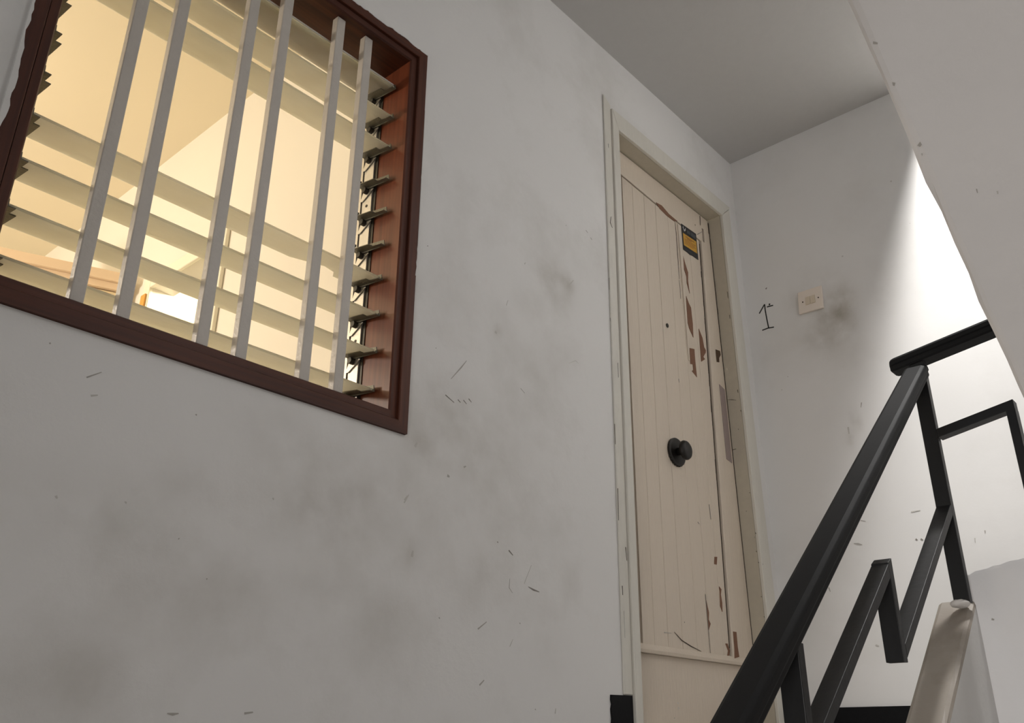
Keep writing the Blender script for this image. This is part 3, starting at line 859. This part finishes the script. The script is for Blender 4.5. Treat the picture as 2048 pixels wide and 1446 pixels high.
# casing: an outer flat and a raised inner band
bm = bmesh.new()
prism(bm, [(2.075, 0.126), (2.116, 0.126), (2.146, 2.115), (2.104, 2.140)], 1, -0.006, 0.0)
prism(bm, [(2.116, FLOOR + .001), (OX0b, FLOOR + .001), (OX0t, OZ), (2.146, 2.097)], 1, -0.013, 0.0)
obj('architrave', bm, M['casing'], door, bevel=0.0025)
bm = bmesh.new()
prism(bm, [(OX0t, OZ), (OX1t, OZ), (2.998, 2.097), (2.146, 2.099)], 1, -0.013, 0.0)
obj('architrave', bm, M['casing'], door, bevel=0.0025)
bm = bmesh.new()
prism(bm, [(OX1b, FLOOR + .001), (2.985, FLOOR + .001), (2.966, OZ + .04), (OX1t, OZ)], 1, -0.013, 0.0)
prism(bm, [(2.986, FLOOR + .001), (3.035, FLOOR + .001), (3.0, 2.094), (2.968, OZ + .04)], 1, -0.007, 0.0)
obj('architrave', bm, M['casing'], door, bevel=0.0025)
o = mark_mesh('paint_crack', CASING_CRACKS, lambda u, v, h: (u, -.0125 - h, v), 0.0012, door)

# leaf
YL = 0.055
leaf = obj('door_leaf', (lambda b: (prism(b, [(OX0b + .002, FLOOR + .004), (OX1b - .003, FLOOR + .004), (OX1t - .004, OZ - .003), (OX0t + .003, OZ - .003)], 1, YL + .012, YL + .05), b)[1])(bmesh.new()), M['groove'], door)
# kick board, top rail, hinge stile
bm = bmesh.new()
prism(bm, [(OX0b + .003, FLOOR + .005), (OX1b - .004, FLOOR + .005), (OX1b - .006, 0.249), (OX0b + .005, 0.249)], 1, YL + .004, YL + .0125)
obj('kick_board', bm, M['door'], leaf, bevel=0.001)
bm = bmesh.new()
prism(bm, [(OX0t + .002, OZ - .004), (OX0t + .002, 1.925), (2.285, 1.919), (2.86, 1.889), (2.86, 1.96), (OX1t - .004, 1.96), (OX1t - .004, OZ - .004)][::-1], 1, YL, YL + .0125)
obj('top_rail', bm, M['door'], leaf, bevel=0.002)
bm = bmesh.new()                                         # recessed strip on the left, in front of the boards' edge
prism(bm, [(OX0b + .003, 0.275), (2.2665, 0.275), (2.2865, 1.915), (OX0t + .002, 1.924)], 1, YL + .003, YL + .0125)
obj('hinge_stile', bm, M['gap_band'], leaf)
# tongue boards
lx_b, lx_t = 2.2665, 2.287
edges_b = [lx_b, 2.330, 2.405, 2.487, 2.573, 2.655, 2.737, 2.777]
edges_t = [lx_t, 2.352, 2.428, 2.506, 2.592, 2.655, 2.745, 2.825]
zt_l, zt_r = 1.9155, 1.8885
g = 0.0007
for i in range(7):
    bm = bmesh.new()
    f0 = (edges_t[i] - lx_t) / (edges_t[-1] - lx_t)
    f1 = (edges_t[i + 1] - lx_t) / (edges_t[-1] - lx_t)
    pts = [(edges_b[i] + g, 0.274), (edges_b[i + 1] - g, 0.274), (edges_t[i + 1] - g, zt_l + (zt_r - zt_l) * f1 - .004), (edges_t[i] + g, zt_l + (zt_r - zt_l) * f0 - .004)]
    prism(bm, pts, 1, YL + random.uniform(-.0006, .0006), YL + .0119)
    obj('door_board', bm, M['door'], leaf, bevel=0.0011, seg=1)
# lock stile: raised bead and flat
bm = bmesh.new()
prism(bm, [(2.7865, 0.268), (2.828, 0.268), (2.872, 1.889), (2.834, 1.889)], 1, YL - .007, YL + .0119)
obj('stile_bead', bm, M['door'], leaf, bevel=0.003)
bm = bmesh.new()
prism(bm, [(2.829, 0.268), (2.9435, 0.268), (2.9155, 1.9585), (2.873, 1.9585)], 1, YL - .001, YL + .0119)
obj('lock_stile', bm, M['door'], leaf, bevel=0.0015)
bm = bmesh.new()                                         # narrow loose cover strip beside the sticker
prism(bm, [(2.660, 1.30), (2.668, 1.30), (2.684, 1.880), (2.660, 1.884)], 1, YL - .004, YL)
obj('cover_strip', bm, M['door'], leaf, bevel=0.0015)
# weather bar
bm = bmesh.new()
prism(bm, [(YL + .0035, 0.249), (YL - .012, 0.249), (YL - .014, 0.258), (YL - .004, 0.2745), (YL + .0035, 0.276)], 0, OX0b + .008, OX1b - .012)
obj('weather_bar', bm, M['door'], leaf)
# flaked paint
for i, p in enumerate(CHIPS):
    bm = bmesh.new()
    prism(bm, p, 1, YL - (.0078 if i == 4 else .0014), YL + .0005)
    obj('paint_chip', bm, M['bare'], leaf)
for p in DARK_CHIPS:
    bm = bmesh.new()
    prism(bm, p, 1, YL - .0022, YL + .0005)
    obj('lock_hole', bm, M['groove'], leaf)
mark_mesh('paint_crack', DOOR_CRACKS, lambda u, v, h: (u, YL - .0006 - h, v), 0.0012, leaf)
bm = bmesh.new()                                         # bare wood along the split beside the lock stile
rr = random.Random(4)
n = 60
for i in range(n):
    t0, t1 = i / n, (i + 1) / n
    def xx(t): return 2.7775 + (2.8265 - 2.7775) * t
    z0, z1 = 0.30 + 1.57 * t0, 0.30 + 1.57 * t1
    w0 = .0006 + (0.0045 if .3 < t0 < .95 else .001) * rr.random() ** 2
    prism(bm, [(xx(t0) - w0, z0), (xx(t0) + .0012, z0), (xx(t1) + .0012, z1), (xx(t1) - w0, z1)], 1, YL - .0011, YL + .001)
o = obj('split_edge', bm, M['sc3'], leaf)
o['kind'] = 'stuff'
bm = bmesh.new()                                         # gap between leaf and jamb
for i in range(70):
    t0, t1 = i / 70, (i + 1) / 70
    def jx(t): return 2.9425 + (2.915 - 2.9425) * t
    w0 = .0002 + .0035 * rr.random() ** 4
    z0, z1 = .27 + 1.74 * t0, .27 + 1.74 * t1
    prism(bm, [(jx(t0), z0), (jx(t0) + .0022 + w0, z0), (jx(t1) + .0022 + w0, z1), (jx(t1), z1)], 1, YL - .0024, YL + .001)
o = obj('gap_edge', bm, M['sc3'], leaf)
o['kind'] = 'stuff'
bm = bmesh.new()
prism(bm, [(2.879, 0.975), (2.919, 0.968), (2.9175, 1.262), (2.878, 1.272)], 1, YL - .0026, YL + .0005)
o = obj('lock_patch', bm, M['mauve'], leaf)
o['label'] = 'mauve brown strip of old paint where a lock was'
# door knob
kx, kz = 2.525, 0.916
bm = bmesh.new()
disc(bm, (kx, YL - .001, kz), 1, .052, .010, 36, .049)
for i in range(9):
    a = math.radians(-150 + i * 15)
    disc(bm, (kx + .047 * math.cos(a), YL - .0012, kz + .044 * math.sin(a)), 1, .007, .006, 10)
ros = obj('rosette', bm, M['bronze'], leaf)
bm = bmesh.new()
disc(bm, (kx, YL - .0115, kz), 1, .013, .018, 20)
disc(bm, (kx, YL - .029, kz), 1, .034, .022, 32, bulge=1)
kn = obj('door_knob', bm, M['bronze'], leaf, smooth=True)
bm = bmesh.new()
disc(bm, (2.528, YL - .0008, 1.394), 1, .0075, .003, 16, .0085)
obj('peephole', bm, M['metal_and_shade'], leaf)
# sticker
sx0, sx1, sz0, sz1 = 2.690, 2.803, 1.781, 1.901
ys = YL - .0012


def sp(u, v):
    return (sx0 + (sx1 - sx0) * u, sz0 + (sz1 - sz0) * v + .006 * u)


bm = bmesh.new()
prism(bm, [sp(0, .02), sp(.28, .0), sp(.42, -.03), sp(.6, 0), sp(1, -.02), sp(1, .985), sp(0, 1)], 1, ys - .0006, ys + .001)
stk = obj('sticker', bm, M['stk_black'], leaf)
stk['label'] = 'small black sticker with yellow panel and grey print'


def stick(name, quads, mat, lift):
    bm = bmesh.new()
    for q in quads:
        prism(bm, [sp(*p) for p in q], 1, ys - lift, ys - .0005)
    return obj(name, bm, mat, stk)


def rq(a, b, c, d):
    return [(a, c), (b, c), (b, d), (a, d)]


stick('yellow_panel', [rq(.06, .95, .20, .665)], M['stk_yellow'], .0010)
stick('print_line', [rq(.22, .80, .565, .60), rq(.30, .62, .515, .545), rq(.14, .88, .455, .475), rq(.14, .80, .40, .42), rq(.14, .86, .345, .365), rq(.14, .70, .29, .31)], M['stk_orange'], .0013)
stick('print_block', [rq(.33, .56, .76, .885), rq(.60, .93, .75, .90), rq(.12, .60, .09, .105), rq(.12, .80, .055, .07)], M['stk_grey'], .0012)
stick('print_mark', [[(.06, .905), (.11, .89), (.17, .78), (.15, .77)], [(.15, .80), (.19, .84), (.27, .93), (.25, .82), (.18, .76)], [(.10, .93), (.13, .93), (.13, .90), (.10, .90)]], M['stk_white'], .0014)

# ------------------------------------------------------------------ light switch
sw = empty('light_switch', (XF, -0.274, 1.59))
tag(sw, 'cream plastic light switch with two rockers and two screws on the wall beside the door', 'switch')
bm = bmesh.new()
prism(bm, [(-.226, 1.6415), (-.3235, 1.6415), (-.319, 1.546), (-.2205, 1.549)], 0, XF - .011, XF - .0005)
obj('switch_plate', bm, M['plate'], sw, bevel=0.0025)
for a, b in ((-.2545, -.2735), (-.2745, -.2935)):
    bm = bmesh.new()
    prism(bm, [(a, 1.6105), (b, 1.6105), (b + .001, 1.577), (a + .001, 1.577)], 0, XF - .0155, XF - .0105)
    vsort = sorted(bm.verts, key=lambda v: (v.co.x, v.co.z))
    for v in bm.verts:
        if v.co.x < XF - .012 and v.co.z > 1.6:
            v.co.x += .003
    obj('rocker', bm, M['rocker'], sw, bevel=0.0008)
for y, z in ((-.2425, 1.5945), (-.3055, 1.5935)):
    bm = bmesh.new()
    disc(bm, (XF - .0105, y, z), 0, .003, -.0012, 12)
    obj('screw', bm, M['screw'], sw)

# ------------------------------------------------------------------ railing
rail = empty('stair_railing', (2.01, -0.90, 0.27))
tag(rail, 'black painted metal stair railing with zigzag bars rising to the landing', 'railing')
RY = -0.9015


def bar_obj(name, p0, p1, u, w=.030, h=.018, mat='black', bevel=.0012):
    bm = bmesh.new()
    beam(bm, p0, p1, rect(w, h), u)
    return obj(name, bm, M[mat], rail, bevel=bevel)


def hr_profile():
    w, h = .026, .0165
    return [(-w + .006, -h), (-w + .003, -h + .004), (-w + .003, -.004), (-w, -.001), (-w, h - .008), (-w + .003, h - .003), (-w + .010, h),
            (w - .010, h), (w - .003, h - .003), (w, h - .008), (w, -.001), (w - .003, -.004), (w - .003, -h + .004), (w - .006, -h)]


def flight_z(x):
    return 0.398 + .77 * (x - 1.5)


bm = bmesh.new()
beam(bm, (-0.2, -.90, flight_z(-0.2)), (2.0, -.90, flight_z(2.0)), hr_profile(), (0, 1, 0))
obj('handrail', bm, M['rail'], rail, bevel=.0015)
bm = bmesh.new()                                          # rail across the well, its near end rounded
ls = 0.16


def link_z(y):
    return 0.8245 + ls * (-0.917 - y)


secs = [(-0.842, .55), (-0.8445, .8), (-0.849, .94), (-0.856, 1.0), (-1.26, 1.0)]
prof = hr_profile()
rows = []
for y, k in secs:
    rows.append([bm.verts.new((2.017 + a * k, y, link_z(y) + b * k)) for a, b in prof])
for i in range(len(rows) - 1):
    for k in range(len(prof)):
        k2 = (k + 1) % len(prof)
        bm.faces.new((rows[i][k], rows[i + 1][k], rows[i + 1][k2], rows[i][k2]))
bm.faces.new(rows[0])
bm.faces.new(rows[-1][::-1])
obj('handrail', bm, M['rail'], rail)

# posts (flat bar, wide side across the flight)
bm = bmesh.new()
box(bm, 2.0, 2.020, -.917, -.886, 0.272, link_z(-.9) - .0125)
obj('railing_post', bm, M['black'], rail, bevel=.0012)
bm = bmesh.new()
box(bm, 1.169, 1.188, -.917, -.886, curb_z(1.18) + .004, flight_z(1.169) - .015)
obj('railing_post', bm, M['black'], rail, bevel=.0012)
bm = bmesh.new()
box(bm, 0.340, 0.359, -.917, -.886, curb_z(0.35) + .004, flight_z(0.340) - .015)
obj('railing_post', bm, M['black'], rail, bevel=.0012)
bm = bmesh.new()
box(bm, 2.005, 2.025, -1.255, -1.225, 0.40, link_z(-1.24) - .0125)
obj('railing_post', bm, M['black'], rail, bevel=.0012)

FX = 1.572


def zig(name, poly):
    """flat bar bent in the plane of the flight: poly is its outline seen from the side"""
    bm = bmesh.new()
    prism(bm, poly, 1, -.917, -.887)
    return obj(name, bm, M['black'], rail, bevel=.001)


def fret(x_top, x_bot0, sl=.755):
    """lower sloping bar, upright and upper sloping bar between two posts; t = half thickness"""
    t = .009
    dv = t * math.hypot(1, sl)
    xa = x_bot0 + .0195                # face of the lower post
    zm = 0.2935 + (x_top - FX) * .77   # top of the upright
    zl = lambda x: zm - dv + sl * (x - x_top)
    zig('zigzag_bar', [(xa, zl(xa) - dv), (x_top - t, zl(x_top - t) - dv), (x_top - t, zl(x_top - t) + dv), (xa, zl(xa) + dv)])
    zb = zm - .165
    zig('zigzag_bar', [(x_top - t, zb), (x_top + t, zb), (x_top + t, zm + .006), (x_top - t, zm - .004)])
    xb = x_top + (2.0 - FX)
    zu = lambda x: zb + dv + .0 + sl * (x - x_top)
    zig('zigzag_bar', [(x_top + t, zu(x_top + t) - dv), (xb, zu(xb) - dv), (xb, zu(xb) + dv), (x_top + t, zu(x_top + t) + dv)])


fret(FX, 1.169)
fret(FX - .831, 0.340)

# link fret across the well
ly = lambda y: 0.634 + .19 * (-0.92 - y)
bm = bmesh.new()
prism(bm, [(-.9175, ly(-.9175) - .010), (-1.0765, ly(-1.0765) - .010), (-1.0765, ly(-1.0765) + .010), (-.9175, ly(-.9175) + .010)], 0, 2.0, 2.030)
obj('zigzag_bar', bm, M['black'], rail, bevel=.001)
bm = bmesh.new()
prism(bm, [(-1.059, ly(-1.06) - .0095), (-1.077, ly(-1.077) - .0095), (-1.077, .46), (-1.059, .46)], 0, 2.0, 2.030)
obj('zigzag_bar', bm, M['black'], rail, bevel=.001)
bm = bmesh.new()
prism(bm, [(-1.0775, .46), (-1.2245, .488), (-1.2245, .508), (-1.0775, .48)], 0, 2.0, 2.030)
obj('zigzag_bar', bm, M['black'], rail, bevel=.001)

# lump of plaster round the foot of the post
bm = bmesh.new()
bmesh.ops.create_icosphere(bm, subdivisions=3, radius=1.0)
rr = random.Random(2)
for v in bm.verts:
    k = 1 + rr.uniform(-.07, .07)
    v.co = Vector((2.004 + v.co.x * .020 * k, -.897 + v.co.y * .019 * k, .271 + v.co.z * .009 * k))
o = obj('plaster_lump', bm, M['plug'], curb, smooth=True)

# ------------------------------------------------------------------ the flat behind the window
IC = 2.6
bm = bmesh.new()
# partition with a door opening
PX = 1.55
DY0, DY1, DZT = 1.515, 2.075, 1.862
box(bm, PX, PX + .10, 0.2, DY0, -0.3, IC)
box(bm, PX, PX + .10, DY1, 5.0, -0.3, IC)
box(bm, PX, PX + .10, DY0, DY1, DZT, IC)
structure(obj('wall_partition', bm, M['inwall']))
bm = bmesh.new()
box(bm, -1.6, 3.5, 5.0, 5.1, -0.3, IC)
structure(obj('wall_back', bm, M['inwall']))
bm = bmesh.new()
box(bm, -1.7, -1.6, 0.2, 5.1, -0.3, IC)
structure(obj('wall_room_end', bm, M['inwall']))
bm = bmesh.new()
box(bm, 3.22, 3.32, 0.2, 5.0, -0.3, IC)
structure(obj('wall_corridor', bm, M['inwall']))
bm = bmesh.new()
box(bm, -1.7, 3.32, 0.2, 5.1, IC, IC + .1)
structure(obj('ceiling_room', bm, M['inceil']))
bm = bmesh.new()
box(bm, -1.7, 3.32, 0.2, 5.1, -0.4, -0.3)
structure(obj('floor_room', bm, M['screed']))
# casing of the inner doorway
d2 = structure(empty('door_2', (PX, (DY0 + DY1) / 2, -.3)))
bm = bmesh.new()
box(bm, PX - .018, PX - .0005, DY0 - .055, DY0 + .004, -.3, DZT + .055)
obj('architrave', bm, M['incase'], d2, bevel=.004)
bm = bmesh.new()
box(bm, PX - .018, PX - .0005, DY1 - .004, DY1 + .055, -.3, DZT + .055)
obj('architrave', bm, M['incase'], d2, bevel=.004)
bm = bmesh.new()
box(bm, PX - .018, PX - .0005, DY0 + .0045, DY1 - .0045, DZT - .004, DZT + .055)
obj('architrave', bm, M['incase'], d2, bevel=.004)
# switch plate beside it
s2 = empty('light_switch', (PX, 2.03, 1.735))
tag(s2, 'small orange switch plate seen through the louvres beside the bright inner doorway', 'switch')
bm = bmesh.new()
box(bm, PX - .027, PX - .0185, 2.082, 2.122, 1.735, 1.83)
obj('switch_plate', bm, M['orange'], s2, bevel=.002)
bm = bmesh.new()
disc(bm, (PX - .0272, 2.10, 1.757), 0, .006, -.002, 10)
obj('screw', bm, M['screw'], s2)

# ceiling lamp in the corridor, seen through the doorway
cl = empty('ceiling_lamp', (2.42, 3.42, IC))
tag(cl, 'round glass ceiling lamp glimpsed through the inner doorway', 'lamp')
bm = bmesh.new()
disc(bm, (2.42, 3.42, IC - .0005), 2, .13, -.025, 28)
obj('lamp_base', bm, M['bronze'], cl)
bm = bmesh.new()
disc(bm, (2.42, 3.42, IC - .026), 2, .20, -.07, 32, bulge=1)
obj('lamp_shade', bm, M['lampglass'], cl, smooth=True)

# peach cabinet standing askew in the room
cb = empty('cabinet', (1.08, 2.45, -.3))
tag(cb, 'peach cabinet with stepped cornice seen low through the left louvres', 'cabinet')
e_ = Vector((1.487, 2.2))
dx = Vector((-0.9363, 0.3512))  # away from the doorway
dn = Vector((0.3512, 0.9363))


def cab_box(name, s0, s1, n0, n1, z0, z1, mat):
    bm = bmesh.new()
    q = [e_ + dx * s + dn * t for s, t in ((s0, n0), (s1, n0), (s1, n1), (s0, n1))]
    prism(bm, [(p.x, p.y) for p in q], 2, z0, z1)
    return obj(name, bm, mat, cb, bevel=.002)


cab_box('cornice', 0.0, 0.98, 0.0, 0.15, 1.905, 1.952, M['cab'])
cab_box('cornice', 0.012, 0.968, 0.018, 0.145, 1.872, 1.9045, M['cab'])
cab_box('carcass', 0.03, 0.95, 0.055, 0.14, -.3, 1.8715, M['cab'])
cab_box('cabinet_door', 0.035, 0.49, 0.035, 0.0545, -.2, 1.866, M['cab_light'])
cab_box('cabinet_door', 0.494, 0.945, 0.035, 0.0545, -.2, 1.866, M['cab_light'])
